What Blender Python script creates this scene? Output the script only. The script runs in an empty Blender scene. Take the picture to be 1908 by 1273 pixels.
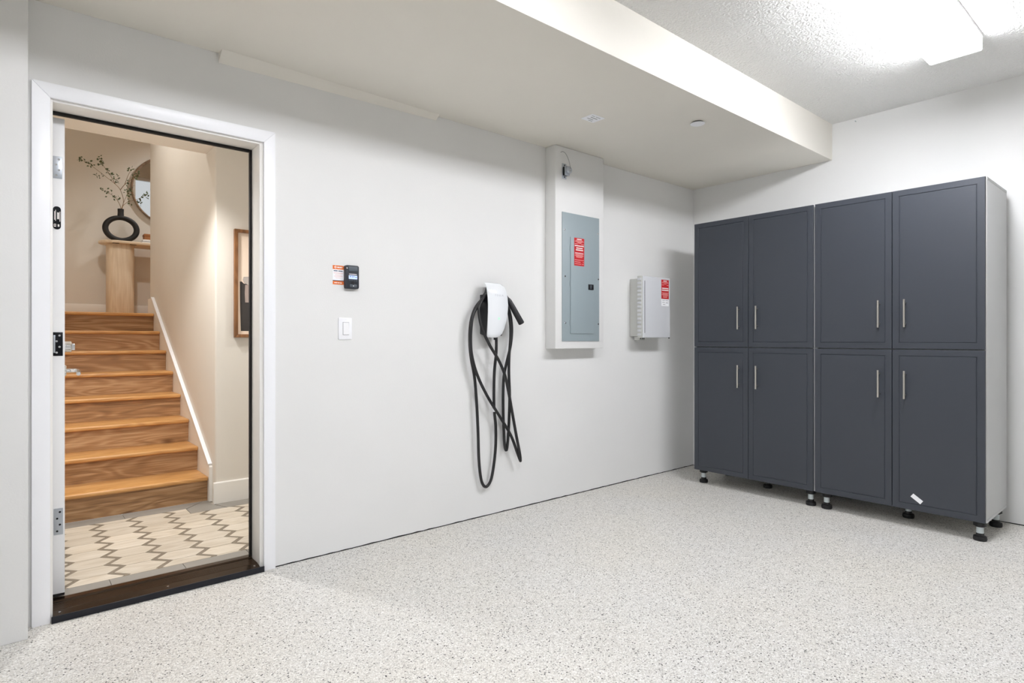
import bpy, bmesh, math, random
from mathutils import Vector, Matrix
random.seed(7)
sc = bpy.context.scene
COL = sc.collection

# ------------------------------------------------------------------ camera
FPX = 1106.3
cam_d = bpy.data.cameras.new('camera')
cam_d.sensor_fit = 'HORIZONTAL'; cam_d.sensor_width = 36.0
cam_d.lens = FPX / 1908 * 36.0
cam_d.shift_y = -(636.5 - 632.0) / 1908
cam_d.clip_start = 0.02
cam = bpy.data.objects.new('camera', cam_d); COL.objects.link(cam)
cam.location = (0, -3.006, 1.133)
cam.rotation_euler = (math.radians(90), 0, math.radians(49.565 - 90))
sc.camera = cam

# ------------------------------------------------------------------ daylight, exposure
world = bpy.data.worlds.new('world'); sc.world = world
world.use_nodes = True
bgn = world.node_tree.nodes['Background']
bgn.inputs[0].default_value = (0.92, 0.96, 1.0, 1)
SKY = 0.9
bgn.inputs[1].default_value = SKY
sc.view_settings.view_transform = 'Standard'
sc.view_settings.look = 'None'
sc.view_settings.gamma = 1.0
sc.view_settings.use_curve_mapping = False
sc.view_settings.exposure = 0.0
sc.cycles.max_bounces = 10
sc.cycles.diffuse_bounces = 7
sc.cycles.sample_clamp_indirect = 6.0
TUBE = 46.0         # radiance of the fluorescent diffusers
WARM_HALL = 31.0    # watts of each hall downlight
WARM_LAND = 30.0

# ------------------------------------------------------------------ helpers
def s2l(c):
    def f(v):
        v /= 255.0
        return v / 12.92 if v <= 0.04045 else ((v + 0.055) / 1.055) ** 2.4
    return (f(c[0]), f(c[1]), f(c[2]), 1.0)

ORG = {}          # world origin of every object made here

def finish(o, parent, origin):
    ORG[o.name] = Vector(origin)
    COL.objects.link(o)
    if parent is not None:
        o.parent = parent
        o.location = Vector(origin) - ORG[parent.name]
    else:
        o.location = origin
    return o

def mk(name, verts, faces, mat, parent=None, origin=None, smooth=False, angle=None):
    vs = [Vector(v) for v in verts]
    if origin is None:
        lo = [min(v[i] for v in vs) for i in range(3)]; hi = [max(v[i] for v in vs) for i in range(3)]
        origin = Vector([(lo[i] + hi[i]) / 2 for i in range(3)])
    origin = Vector(origin)
    me = bpy.data.meshes.new(name)
    me.from_pydata([tuple(v - origin) for v in vs], [], faces)
    me.validate(); me.update()
    bm = bmesh.new(); bm.from_mesh(me); bmesh.ops.recalc_face_normals(bm, faces=bm.faces); bm.to_mesh(me); bm.free()
    if mat is not None: me.materials.append(mat)
    if smooth:
        me.polygons.foreach_set('use_smooth', [True] * len(me.polygons))
        if angle: me.set_sharp_from_angle(angle=math.radians(angle))
    o = bpy.data.objects.new(name, me)
    return finish(o, parent, origin)

def bm_to(name, bm, mat, parent=None, origin=None, smooth=False, angle=None):
    bm.verts.index_update()
    vs = [v.co.copy() for v in bm.verts]; fs = [[v.index for v in f.verts] for f in bm.faces]
    bm.free()
    return mk(name, vs, fs, mat, parent, origin, smooth, angle)

def boxvf(lo, hi, off=0):
    x0, y0, z0 = lo; x1, y1, z1 = hi
    v = [(x0,y0,z0),(x1,y0,z0),(x1,y1,z0),(x0,y1,z0),(x0,y0,z1),(x1,y0,z1),(x1,y1,z1),(x0,y1,z1)]
    f = [(0,3,2,1),(4,5,6,7),(0,1,5,4),(1,2,6,5),(2,3,7,6),(3,0,4,7)]
    return v, [tuple(i + off for i in q) for q in f]

def box(name, lo, hi, mat, parent=None, bevel=0.0, seg=2, origin=None):
    lo2 = [min(a, b) for a, b in zip(lo, hi)]; hi2 = [max(a, b) for a, b in zip(lo, hi)]
    v, f = boxvf(lo2, hi2)
    if bevel <= 0: return mk(name, v, f, mat, parent, origin)
    bm = bmesh.new()
    bv = [bm.verts.new(p) for p in v]
    for q in f: bm.faces.new([bv[i] for i in q])
    bmesh.ops.bevel(bm, geom=list(bm.edges), offset=bevel, segments=seg, profile=0.5, affect='EDGES')
    return bm_to(name, bm, mat, parent, origin, True, 40)

def boxes(name, lst, mat, parent=None, origin=None):
    V, F = [], []
    for lo, hi in lst:
        v, f = boxvf(lo, hi, len(V)); V += v; F += f
    return mk(name, V, F, mat, parent, origin)

def frame_axes(d):
    d = d.normalized()
    a = Vector((0, 0, 1)) if abs(d.z) < 0.9 else Vector((1, 0, 0))
    u = d.cross(a).normalized(); return u, d.cross(u).normalized()

def cyl(name, p0, p1, r0, mat, parent=None, n=16, r1=None, bevel=0.0, origin=None, rings=None):
    """turned solid between two points; rings = [(t, r), ...] overrides the plain radii"""
    p0 = Vector(p0); p1 = Vector(p1); d = p1 - p0; u, w = frame_axes(d)
    if rings is None:
        r1 = r0 if r1 is None else r1
        rings = [(0, r0), (1, r1)]
        if bevel:
            b = bevel / d.length
            rings = [(0, r0 - bevel), (b, r0), (1 - b, r1), (1, r1 - bevel)]
    V, F = [], []
    for t, r in rings:
        c = p0 + d * t
        for k in range(n):
            a = 2 * math.pi * k / n
            V.append(c + u * (r * math.cos(a)) + w * (r * math.sin(a)))
    m = len(rings)
    for i in range(m - 1):
        for k in range(n):
            F.append((i*n+k, i*n+(k+1) % n, (i+1)*n+(k+1) % n, (i+1)*n+k))
    F.append(tuple(range(n - 1, -1, -1))); F.append(tuple(range((m-1)*n, m*n)))
    return mk(name, V, F, mat, parent, origin, True, 35)

def catmull(P, sub=6):
    P = [Vector(p) for p in P]
    Q = [P[0] * 2 - P[1]] + P + [P[-1] * 2 - P[-2]]
    out = []
    for i in range(1, len(Q) - 2):
        a, b, c, d = Q[i-1], Q[i], Q[i+1], Q[i+2]
        for k in range(sub):
            t = k / sub
            out.append(0.5 * ((2*b) + (c-a)*t + (2*a-5*b+4*c-d)*t*t + (3*b-a-3*c+d)*t*t*t))
    out.append(P[-1]); return out

def tubevf(P, rad, n=8, off=0):
    P = [Vector(p) for p in P]; V, F = [], []
    R = rad if isinstance(rad, list) else [rad] * len(P)
    t0 = (P[1] - P[0]).normalized(); u, w = frame_axes(t0)
    for i, p in enumerate(P):
        t = (P[min(i+1, len(P)-1)] - P[max(i-1, 0)]).normalized()
        u = (u - t * u.dot(t)).normalized(); w = t.cross(u)
        for k in range(n):
            a = 2*math.pi*k/n
            V.append(p + u*(R[i]*math.cos(a)) + w*(R[i]*math.sin(a)))
    for i in range(len(P)-1):
        for k in range(n):
            F.append((off+i*n+k, off+i*n+(k+1) % n, off+(i+1)*n+(k+1) % n, off+(i+1)*n+k))
    F.append(tuple(off+k for k in range(n-1, -1, -1))); F.append(tuple(off+(len(P)-1)*n+k for k in range(n)))
    return V, F

def tube(name, P, rad, mat, parent=None, n=8, sub=6, origin=None):
    V, F = tubevf(catmull(P, sub) if sub else P, rad, n)
    return mk(name, V, F, mat, parent, origin, True, 50)

def extrude(name, poly, axis, a, b, mat, parent=None, origin=None, bevel=0.0):
    """prism: polygon in the two other axes, extruded along axis from a to b"""
    def p3(q, t):
        q = list(q); q.insert(axis, t); return tuple(q)
    n = len(poly)
    V = [p3(q, a) for q in poly] + [p3(q, b) for q in poly]
    F = [tuple(range(n)), tuple(range(2*n-1, n-1, -1))] + [(i, (i+1) % n, n+(i+1) % n, n+i) for i in range(n)]
    if not bevel: return mk(name, V, F, mat, parent, origin)
    bm = bmesh.new(); bv = [bm.verts.new(v) for v in V]
    for f in F: bm.faces.new([bv[i] for i in f])
    bmesh.ops.recalc_face_normals(bm, faces=bm.faces)
    bmesh.ops.bevel(bm, geom=list(bm.edges), offset=bevel, segments=2, profile=0.5, affect='EDGES')
    return bm_to(name, bm, mat, parent, origin, True, 40)

def inst(src, origin, parent, name=None):
    """copy of a one-mesh piece at a new world origin"""
    o = src.copy(); o.name = name or src.name.split('.')[0]
    o.parent = None
    ORG[o.name] = Vector(origin); COL.objects.link(o)
    o.parent = parent
    o.location = Vector(origin) - (ORG[parent.name] if parent else Vector())
    return o

def empty(name, loc, label=None, cat=None, group=None, kind=None):
    o = bpy.data.objects.new(name, None); o.empty_display_size = 0.1
    finish(o, None, Vector(loc))
    return tag(o, label, cat, group, kind)

def tag(o, label=None, cat=None, group=None, kind=None):
    if label: o['label'] = label
    if cat: o['category'] = cat
    if group: o['group'] = group
    if kind: o['kind'] = kind
    return o

def S(o, label=None): return tag(o, label, None, None, 'structure')

def ngon_rect(w, h, r, n=4):
    """rounded rectangle outline centred on 0"""
    out = []
    for cx, cy, a0 in ((w/2-r, h/2-r, 0), (-w/2+r, h/2-r, 90), (-w/2+r, -h/2+r, 180), (w/2-r, -h/2+r, 270)):
        for k in range(n+1):
            a = math.radians(a0 + 90*k/n); out.append((cx + r*math.cos(a), cy + r*math.sin(a)))
    return out

# ------------------------------------------------------------------ materials
def newmat(name):
    m = bpy.data.materials.new(name); m.use_nodes = True
    nt = m.node_tree; b = nt.nodes['Principled BSDF']
    return m, nt, b

def N(nt, t, **kw):
    n = nt.nodes.new(t)
    for k, v in kw.items():
        if k.startswith('i_'): n.inputs[k[2:].replace('_', ' ')].default_value = v
        else: setattr(n, k, v)
    return n

def ramp(nt, stops, interp='LINEAR'):
    r = nt.nodes.new('ShaderNodeValToRGB'); cr = r.color_ramp; cr.interpolation = interp
    while len(cr.elements) < len(stops): cr.elements.new(0.5)
    for e, (p, c) in zip(cr.elements, stops): e.position = p; e.color = c
    return r

def plain(name, rgb, rough=0.5, metal=0.0, bump=None, var=0.0, emit=None, spec=None, coat=0.0):
    """rgb in sRGB 0..255; bump=(scale, strength, distance); var = slow mottling"""
    m, nt, b = newmat(name); L = nt.links
    c = s2l(rgb)
    b.inputs['Base Color'].default_value = c
    b.inputs['Roughness'].default_value = rough
    b.inputs['Metallic'].default_value = metal
    if spec is not None: b.inputs['Specular IOR Level'].default_value = spec
    if coat: b.inputs['Coat Weight'].default_value = coat; b.inputs['Coat Roughness'].default_value = 0.08
    tc = nt.nodes.new('ShaderNodeTexCoord')
    geo = nt.nodes.new('ShaderNodeNewGeometry')
    if var:
        n1 = N(nt, 'ShaderNodeTexNoise', i_Scale=2.2, i_Detail=4.0)
        L.new(geo.outputs['Position'], n1.inputs['Vector'])
        lo = tuple(v * (1 - var) for v in c[:3]) + (1,); hi = tuple(min(1, v * (1 + var)) for v in c[:3]) + (1,)
        r = ramp(nt, [(0.3, lo), (0.7, hi)])
        L.new(n1.outputs['Fac'], r.inputs['Fac']); L.new(r.outputs['Color'], b.inputs['Base Color'])
    if bump:
        n2 = N(nt, 'ShaderNodeTexNoise', i_Scale=bump[0], i_Detail=3.0)
        L.new(geo.outputs['Position'], n2.inputs['Vector'])
        bp = N(nt, 'ShaderNodeBump', i_Strength=bump[1], i_Distance=bump[2])
        L.new(n2.outputs['Fac'], bp.inputs['Height']); L.new(bp.outputs['Normal'], b.inputs['Normal'])
    if emit:
        b.inputs['Emission Color'].default_value = s2l(emit[0]); b.inputs['Emission Strength'].default_value = emit[1]
    return m

def chip_floor():
    m, nt, b = newmat('epoxy_flake_floor'); L = nt.links
    geo = nt.nodes.new('ShaderNodeNewGeometry')
    v = N(nt, 'ShaderNodeTexVoronoi', i_Scale=260.0, i_Randomness=1.0)
    L.new(geo.outputs['Position'], v.inputs['Vector'])
    sep = nt.nodes.new('ShaderNodeSeparateColor'); L.new(v.outputs['Color'], sep.inputs['Color'])
    r = ramp(nt, [(0.0, s2l((84,83,82))), (0.015, s2l((150,148,144))), (0.05, s2l((182,179,174))), (0.16, s2l((199,196,190))),
                  (0.38, s2l((211,208,202))), (0.64, s2l((221,219,214))), (0.86, s2l((234,233,230)))], 'CONSTANT')
    L.new(sep.outputs['Red'], r.inputs['Fac'])
    # slow patches, warm and cool
    n = N(nt, 'ShaderNodeTexNoise', i_Scale=1.3, i_Detail=3.0); L.new(geo.outputs['Position'], n.inputs['Vector'])
    r2 = ramp(nt, [(0.3, (1.0,0.985,0.955,1)), (0.7, (0.985,0.99,1.0,1))]); L.new(n.outputs['Fac'], r2.inputs['Fac'])
    mx = N(nt, 'ShaderNodeMix', data_type='RGBA', blend_type='MULTIPLY'); mx.inputs['Factor'].default_value = 1
    L.new(r.outputs['Color'], mx.inputs[6]); L.new(r2.outputs['Color'], mx.inputs[7])
    # sparse larger dark flakes
    v2 = N(nt, 'ShaderNodeTexVoronoi', i_Scale=105.0, i_Randomness=1.0); L.new(geo.outputs['Position'], v2.inputs['Vector'])
    sp2 = nt.nodes.new('ShaderNodeSeparateColor'); L.new(v2.outputs['Color'], sp2.inputs['Color'])
    pick = N(nt, 'ShaderNodeMath', operation='LESS_THAN'); pick.inputs[1].default_value = 0.045; L.new(sp2.outputs['Blue'], pick.inputs[0])
    near = N(nt, 'ShaderNodeMath', operation='LESS_THAN'); near.inputs[1].default_value = 0.30; L.new(v2.outputs['Distance'], near.inputs[0])
    both = N(nt, 'ShaderNodeMath', operation='MULTIPLY'); L.new(pick.outputs[0], both.inputs[0]); L.new(near.outputs[0], both.inputs[1])
    mx2 = N(nt, 'ShaderNodeMix', data_type='RGBA'); L.new(both.outputs[0], mx2.inputs['Factor'])
    L.new(mx.outputs[2], mx2.inputs[6]); mx2.inputs[7].default_value = s2l((44, 43, 42))
    L.new(mx2.outputs[2], b.inputs['Base Color'])
    b.inputs['Roughness'].default_value = 0.42; b.inputs['Specular IOR Level'].default_value = 0.35
    bp = N(nt, 'ShaderNodeBump', i_Strength=0.25, i_Distance=0.001)
    L.new(sep.outputs['Green'], bp.inputs['Height']); L.new(bp.outputs['Normal'], b.inputs['Normal'])
    return m

def wood(name, dark, mid, light, rough=0.42, vary=0.16, knots=True, axis=0):
    m, nt, b = newmat(name); L = nt.links
    tc = nt.nodes.new('ShaderNodeTexCoord'); oi = nt.nodes.new('ShaderNodeObjectInfo')
    ml = N(nt, 'ShaderNodeMath', operation='MULTIPLY'); ml.inputs[1].default_value = 37.0
    L.new(oi.outputs['Random'], ml.inputs[0])
    add = N(nt, 'ShaderNodeVectorMath', operation='ADD')
    L.new(tc.outputs['Object'], add.inputs[0]); L.new(ml.outputs[0], add.inputs[1])
    mp = nt.nodes.new('ShaderNodeMapping'); sc3 = [9.0, 9.0, 9.0]; sc3[axis] = 1.3
    mp.inputs['Scale'].default_value = sc3
    L.new(add.outputs[0], mp.inputs['Vector'])
    n1 = N(nt, 'ShaderNodeTexNoise', i_Scale=1.0, i_Detail=1.5, i_Distortion=0.5); L.new(mp.outputs[0], n1.inputs['Vector'])
    k = N(nt, 'ShaderNodeMath', operation='MULTIPLY'); k.inputs[1].default_value = 62.0; L.new(n1.outputs['Fac'], k.inputs[0])
    sn = N(nt, 'ShaderNodeMath', operation='SINE'); L.new(k.outputs[0], sn.inputs[0])
    mp2 = nt.nodes.new('ShaderNodeMapping'); sc4 = [190.0, 190.0, 190.0]; sc4[axis] = 5.0
    mp2.inputs['Scale'].default_value = sc4; L.new(add.outputs[0], mp2.inputs['Vector'])
    n2 = N(nt, 'ShaderNodeTexNoise', i_Scale=1.0, i_Detail=3.0); L.new(mp2.outputs[0], n2.inputs['Vector'])
    c1 = N(nt, 'ShaderNodeMath', operation='MULTIPLY_ADD'); c1.inputs[1].default_value = 0.10; c1.inputs[2].default_value = 0.5
    L.new(sn.outputs[0], c1.inputs[0])
    c2 = N(nt, 'ShaderNodeMath', operation='MULTIPLY_ADD'); c2.inputs[1].default_value = 0.7; L.new(n2.outputs['Fac'], c2.inputs[0])
    sb = N(nt, 'ShaderNodeMath', operation='SUBTRACT'); sb.inputs[1].default_value = 0.35; L.new(c1.outputs[0], sb.inputs[0]); L.new(sb.outputs[0], c2.inputs[2])
    n3 = N(nt, 'ShaderNodeTexNoise', i_Scale=0.8, i_Detail=2.0); L.new(mp.outputs[0], n3.inputs['Vector'])
    c3 = N(nt, 'ShaderNodeMath', operation='MULTIPLY_ADD'); c3.inputs[1].default_value = 0.5; L.new(n3.outputs['Fac'], c3.inputs[0])
    sb2 = N(nt, 'ShaderNodeMath', operation='SUBTRACT'); sb2.inputs[1].default_value = 0.25; L.new(c2.outputs[0], sb2.inputs[0]); L.new(sb2.outputs[0], c3.inputs[2])
    r = ramp(nt, [(0.25, s2l(dark)), (0.5, s2l(mid)), (0.78, s2l(light))]); L.new(c3.outputs[0], r.inputs['Fac'])
    col = r.outputs['Color']
    if knots:
        mp3 = nt.nodes.new('ShaderNodeMapping'); sc5 = [5.0, 5.0, 5.0]; sc5[axis] = 2.2
        mp3.inputs['Scale'].default_value = sc5; L.new(add.outputs[0], mp3.inputs['Vector'])
        vo = N(nt, 'ShaderNodeTexVoronoi', i_Scale=1.0); L.new(mp3.outputs[0], vo.inputs['Vector'])
        rk = ramp(nt, [(0.0, (0.18,0.13,0.10,1)), (0.05, (0.35,0.27,0.2,1)), (0.13, (1,1,1,1))]); L.new(vo.outputs['Distance'], rk.inputs['Fac'])
        mx = N(nt, 'ShaderNodeMix', data_type='RGBA', blend_type='MULTIPLY'); mx.inputs['Factor'].default_value = 0.85
        L.new(col, mx.inputs[6]); L.new(rk.outputs['Color'], mx.inputs[7]); col = mx.outputs[2]
    # each board a little lighter or darker
    mr = N(nt, 'ShaderNodeMapRange'); mr.inputs['To Min'].default_value = 1 - vary; mr.inputs['To Max'].default_value = 1 + vary
    L.new(oi.outputs['Random'], mr.inputs['Value'])
    vm = N(nt, 'ShaderNodeVectorMath', operation='SCALE'); L.new(col, vm.inputs[0]); L.new(mr.outputs[0], vm.inputs['Scale'])
    L.new(vm.outputs[0], b.inputs['Base Color'])
    b.inputs['Roughness'].default_value = rough
    bp = N(nt, 'ShaderNodeBump', i_Strength=0.12, i_Distance=0.0008); L.new(n2.outputs['Fac'], bp.inputs['Height']); L.new(bp.outputs['Normal'], b.inputs['Normal'])
    return m

M = {}
M['wall'] = plain('painted_wall', (229,229,228), 0.62, bump=(150, 0.22, 0.0016), var=0.012)
M['soffit'] = plain('painted_soffit', (232,228,219), 0.7, bump=(120, 0.12, 0.0012), var=0.012)
M['ceil'] = plain('knockdown_ceiling', (230,230,228), 0.8, bump=(85, 1.0, 0.012))
M['floor'] = chip_floor()
M['joint'] = plain('dark_joint', (28,27,27), 0.8)
M['casing'] = plain('white_enamel', (248,249,253), 0.32, bump=(30, 0.02, 0.001))
M['jamb'] = plain('white_enamel_jamb', (240,238,234), 0.4)
M['doorpaint'] = plain('door_paint', (238,239,241), 0.38, bump=(40, 0.03, 0.001))
M['black'] = plain('black_rubber', (16,16,18), 0.55)
M['weather'] = plain('black_weatherstrip', (18,14,13), 0.8)
M['thresh'] = plain('bronze_aluminium', (70,56,44), 0.22, 0.85)
M['threshblk'] = plain('black_aluminium', (26,28,36), 0.36, 0.3)
M['hall'] = plain('warm_wall', (223,218,209), 0.65, bump=(140, 0.25, 0.002), var=0.012)
M['hallceil'] = plain('warm_ceiling', (236,231,222), 0.75, bump=(110, 0.15, 0.0015))
M['trimwarm'] = plain('white_baseboard', (240,238,233), 0.42)
M['tread'] = wood('oak_tread', (176,124,70), (204,152,92), (222,174,114), 0.36, 0.06, False)
M['riser'] = wood('oak_riser', (134,100,68), (168,128,88), (202,168,130), 0.5, 0.12, True)
M['paleoak'] = wood('pale_oak', (214,194,166), (225,206,180), (233,217,194), 0.5, 0.03, False, 2)
M['paleoaktop'] = wood('pale_oak_top', (214,194,166), (225,206,180), (233,217,194), 0.5, 0.03, False, 0)
M['walnut'] = wood('walnut_frame', (92,60,34), (126,84,48), (150,104,64), 0.45, 0.05, False, 2)
M['mirrorframe'] = wood('taupe_frame', (112,92,72), (140,118,96), (162,140,116), 0.5, 0.03, False, 0)
def tile_mat(name, dark, mid, light, vary, axis=0):
    return wood(name, dark, mid, light, 0.45, vary, False, axis)
M['tile'] = tile_mat('wood_look_tile', (184,172,154), (199,189,173), (211,203,190), 0.08)
M['chev'] = plain('taupe_tile', (126,116,101), 0.5, var=0.05)
M['border'] = plain('grey_tile', (142,138,131), 0.5, bump=(40,0.04,0.001), var=0.06)
M['grout'] = plain('grout', (186,178,165), 0.85)
M['cabdoor'] = plain('slate_thermofoil', (55,59,67), 0.38, bump=(420, 0.10, 0.0006), spec=0.5)
M['cabside'] = plain('grey_melamine', (202,203,203), 0.42, bump=(300, 0.04, 0.0005))
M['cabgap'] = plain('cabinet_inside', (120,121,122), 0.6)
M['nickel'] = plain('brushed_nickel', (205,200,192), 0.28, 1.0)
M['chrome'] = plain('chrome', (225,226,228), 0.12, 1.0)
M['zinc'] = plain('zinc_plated', (186,192,200), 0.38, 0.9)
M['darksteel'] = plain('black_steel', (20,21,26), 0.3, 0.6)
M['legsleeve'] = plain('leg_sleeve', (202,210,212), 0.4)
M['plasticw'] = plain('white_plastic', (248,249,253), 0.35)
M['rocker'] = plain('rocker_plastic', (246,246,248), 0.3)
M['glasswhite'] = plain('white_glass', (236,239,243), 0.08, coat=0.6)
M['led'] = plain('green_led', (190,236,208), 0.4, emit=((120,255,170), 0.3))
M['letters'] = plain('faint_grey_print', (206,209,214), 0.4)
M['cable'] = plain('cable_jacket', (30,30,32), 0.45)
M['evblack'] = plain('charger_black', (26,27,31), 0.4)
M['panelgrey'] = plain('panel_grey_enamel', (150,163,168), 0.42, bump=(500, 0.05, 0.0004))
M['boxgrey'] = plain('enclosure_grey', (208,210,214), 0.45)
M['boxside'] = plain('enclosure_body', (196,197,193), 0.55)
M['red'] = plain('red_label', (190,20,30), 0.5)
M['whiteprint'] = plain('white_print', (245,240,238), 0.5)
M['pinkprint'] = plain('pale_print', (238,170,168), 0.5)
M['paper'] = plain('white_paper', (246,247,250), 0.6)
M['plaingrey'] = plain('plain_grey', (140,140,142), 0.6)  # label print, the wire, and shade painted into the switch recess
M['darkprint'] = plain('dark_print', (70,80,100), 0.6)
M['orange'] = plain('orange_label', (226,112,34), 0.5)
M['lcd'] = plain('lit_lcd', (190,208,250), 0.3, emit=((186,206,255), 0.55))
M['lcdink'] = plain('lcd_ink', (96,118,170), 0.4)
M['ctrl'] = plain('controller_black', (38,42,50), 0.42)
M['ctrl2'] = plain('controller_keys', (78,86,94), 0.45)
M['ctrlbtn'] = plain('controller_button', (24,24,28), 0.35)
M['lens'] = plain('lit_diffuser', (250,250,250), 0.4, emit=((248,249,254), TUBE))
M['endcap'] = plain('lit_end_cap', (250,250,250), 0.4, emit=((248,251,255), 1.5))
M['housing'] = plain('fixture_housing', (240,240,240), 0.4)
M['dlens'] = plain('downlight_lens', (255,244,228), 0.4, emit=((255,222,176), 12.0))
M['vase'] = plain('matt_black_ceramic', (26,25,25), 0.62, bump=(60, 0.1, 0.001))
M['stem'] = plain('twig_bark', (142,116,82), 0.8)
M['leaf'] = plain('dusty_green_leaf', (86,104,66), 0.6, var=0.25)
M['mirror'] = plain('mirror_glass', (236,236,234), 0.02, 1.0)
M['book'] = plain('book_cover', (236,232,224), 0.55)
M['bookdark'] = plain('book_dark_cover', (44,42,42), 0.5)
M['cork'] = plain('tan_leather', (160,104,58), 0.6)
M['mat'] = plain('cream_mat', (238,218,198), 0.7)
M['charcoal'] = plain('charcoal_ink', (58,54,52), 0.8, bump=(90,0.1,0.001), var=0.12)
M['rock'] = plain('grey_wash', (196,186,178), 0.8, bump=(110,0.3,0.002), var=0.25)
M['rock2'] = plain('taupe_wash', (168,152,144), 0.8, bump=(110,0.3,0.002), var=0.22)
M['concrete'] = plain('driveway_concrete', (176,172,165), 0.8, bump=(30,0.2,0.004), var=0.06)
M['sill'] = plain('window_vinyl', (240,240,240), 0.4)
m, nt, b = newmat('window_glass'); b.inputs['Transmission Weight'].default_value = 1.0; b.inputs['Roughness'].default_value = 0.0; b.inputs['IOR'].default_value = 1.02; M['glass'] = m

# ------------------------------------------------------------------ dimensions
XB, ZC, ZS, YS = 4.699, 2.737, 2.470, -1.182      # back wall, ceiling, soffit underside, soffit edge
X0, Y0 = -1.75, -6.3                             # garage-door side and far side wall
ZH = 0.03                                         # hall floor
XS = 1.068                                        # stair wall face
XR = 3.2                                          # far wall of the upper room
RISE, RUN, NOSE = 0.1677, 0.278, 1.405
ZL = ZH + 8 * RISE                                # landing
YBK = 4.55                                        # landing back wall
ZT = 3.85                                         # stairwell ceiling

# ------------------------------------------------------------------ garage shell
S(box('floor', (X0, Y0, -0.2), (XB + 0.15, 0.0, 0.0), M['floor']), 'speckled flake epoxy garage floor')
S(boxes('wall_main', [((X0, 0.0, 0.0), (0.1225, 0.15, 2.9)), ((0.962, 0.0, 0.0), (XB + 0.15, 0.15, 2.9)),
                      ((0.1225, 0.0, 2.105), (0.962, 0.15, 2.9))], M['wall']), 'long white garage wall with the doorway')
S(box('wall_left', (X0, -0.119, 0.0), (0.063, -0.0005, ZS), M['wall'], bevel=0.004), 'thicker white wall section left of the doorway')
S(box('wall_back', (XB, Y0, 0.0), (XB + 0.15, -0.0005, 2.9), M['wall']), 'white wall behind the cabinets')
S(box('wall_right', (X0, Y0 - 0.15, 0.0), (XB + 0.15, Y0, 2.9), M['wall']))
S(boxes('wall_entry', [((X0 - 0.15, Y0, 0.0), (X0, Y0 + 0.45, 2.9)), ((X0 - 0.15, -0.55, 0.0), (X0, 0.0, 2.9)),
                       ((X0 - 0.15, Y0 + 0.45, 1.75), (X0, -0.55, 2.9))], M['wall']))
S(box('ceiling', (X0, Y0, ZC), (XB, YS, ZC + 0.15), M['ceil']), 'textured white garage ceiling')
S(box('ceiling_soffit', (X0, YS, ZS), (XB - 0.0005, -0.0005, ZC + 0.12), M['soffit'], bevel=0.003), 'dropped soffit along the main wall')
# sloped filler between soffit and wall over the doorway side
S(mk('trim_1', [(0.757, -0.0006, ZS - 0.0005), (0.757, -0.062, ZS - 0.0005), (0.757, -0.0006, ZS - 0.044), (1.963, -0.0006, ZS - 0.0005), (1.963, -0.040, ZS - 0.0005), (1.963, -0.0006, ZS - 0.026)],
     [(0, 1, 2), (3, 5, 4), (0, 2, 5, 3), (1, 4, 5, 2), (0, 3, 4, 1)], M['soffit']), 'sloped drywall patch in the corner under the soffit')
S(box('wall_chase', (2.867, -0.100, 1.066), (3.367, -0.0005, ZS - 0.0005), M['wall'], bevel=0.005), 'white boxed-out section of wall holding the grey panel')
S(box('driveway', (-14, -11, -0.25), (X0 - 0.15, 6, -0.03), M['concrete']))
# dark joint where drywall meets the slab
def joint(name, a, b_, ax):
    V, F, n = [], [], 90
    for i in range(n + 1):
        t = a + (b_ - a) * i / n; h = 0.004 + 0.0035 * random.random()
        for zz in (0.0, h):
            for dd in (0.0, -0.0015):
                V.append((t, dd, zz) if ax == 0 else (XB + dd, t, zz))
    for i in range(n):
        k = 4 * i
        F += [(k+1, k+5, k+7, k+3), (k+2, k+3, k+7, k+6), (k, k+1, k+5, k+4)]
    return S(mk(name, V, F, M['joint']), 'thin dark joint between wall and floor')
joint('baseboard_main', 1.015, XB - 0.002, 0)
joint('baseboard_back', -5.6, -0.002, 1)

# ------------------------------------------------------------------ doorway
door = S(empty('door_1', (0.55, 0.0, 0.0)), 'white framed doorway open to the stairs')
yc = -0.016
def casing(name, pts):
    return extrude(name, pts, 1, yc, -0.0003, M['casing'], door, bevel=0.0015)
casing('casing', [(0.076, 0.0), (0.134, 0.0), (0.134, 2.095), (0.076, 2.153)])
casing('casing', [(0.959, 0.0), (1.0137, 0.0), (1.0137, 2.153), (0.959, 2.095)])
casing('casing', [(0.0763, 2.1532), (0.1343, 2.0953), (0.9587, 2.0953), (1.0134, 2.1532)])
box('jamb', (0.1225, 0.0, 0.0), (0.1425, 0.149, 2.105), M['jamb'], door, 0.0015)
box('jamb', (0.942, 0.0, 0.0), (0.962, 0.149, 2.105), M['jamb'], door, 0.0015)
box('jamb', (0.1425, 0.0, 2.085), (0.942, 0.149, 2.105), M['jamb'], door, 0.0015)
box('weatherstrip', (0.932, 0.116, 0.04), (0.942, 0.140, 2.085), M['weather'], door, 0.003)
box('weatherstrip', (0.1425, 0.116, 2.073), (0.932, 0.140, 2.085), M['weather'], door, 0.003)
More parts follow.
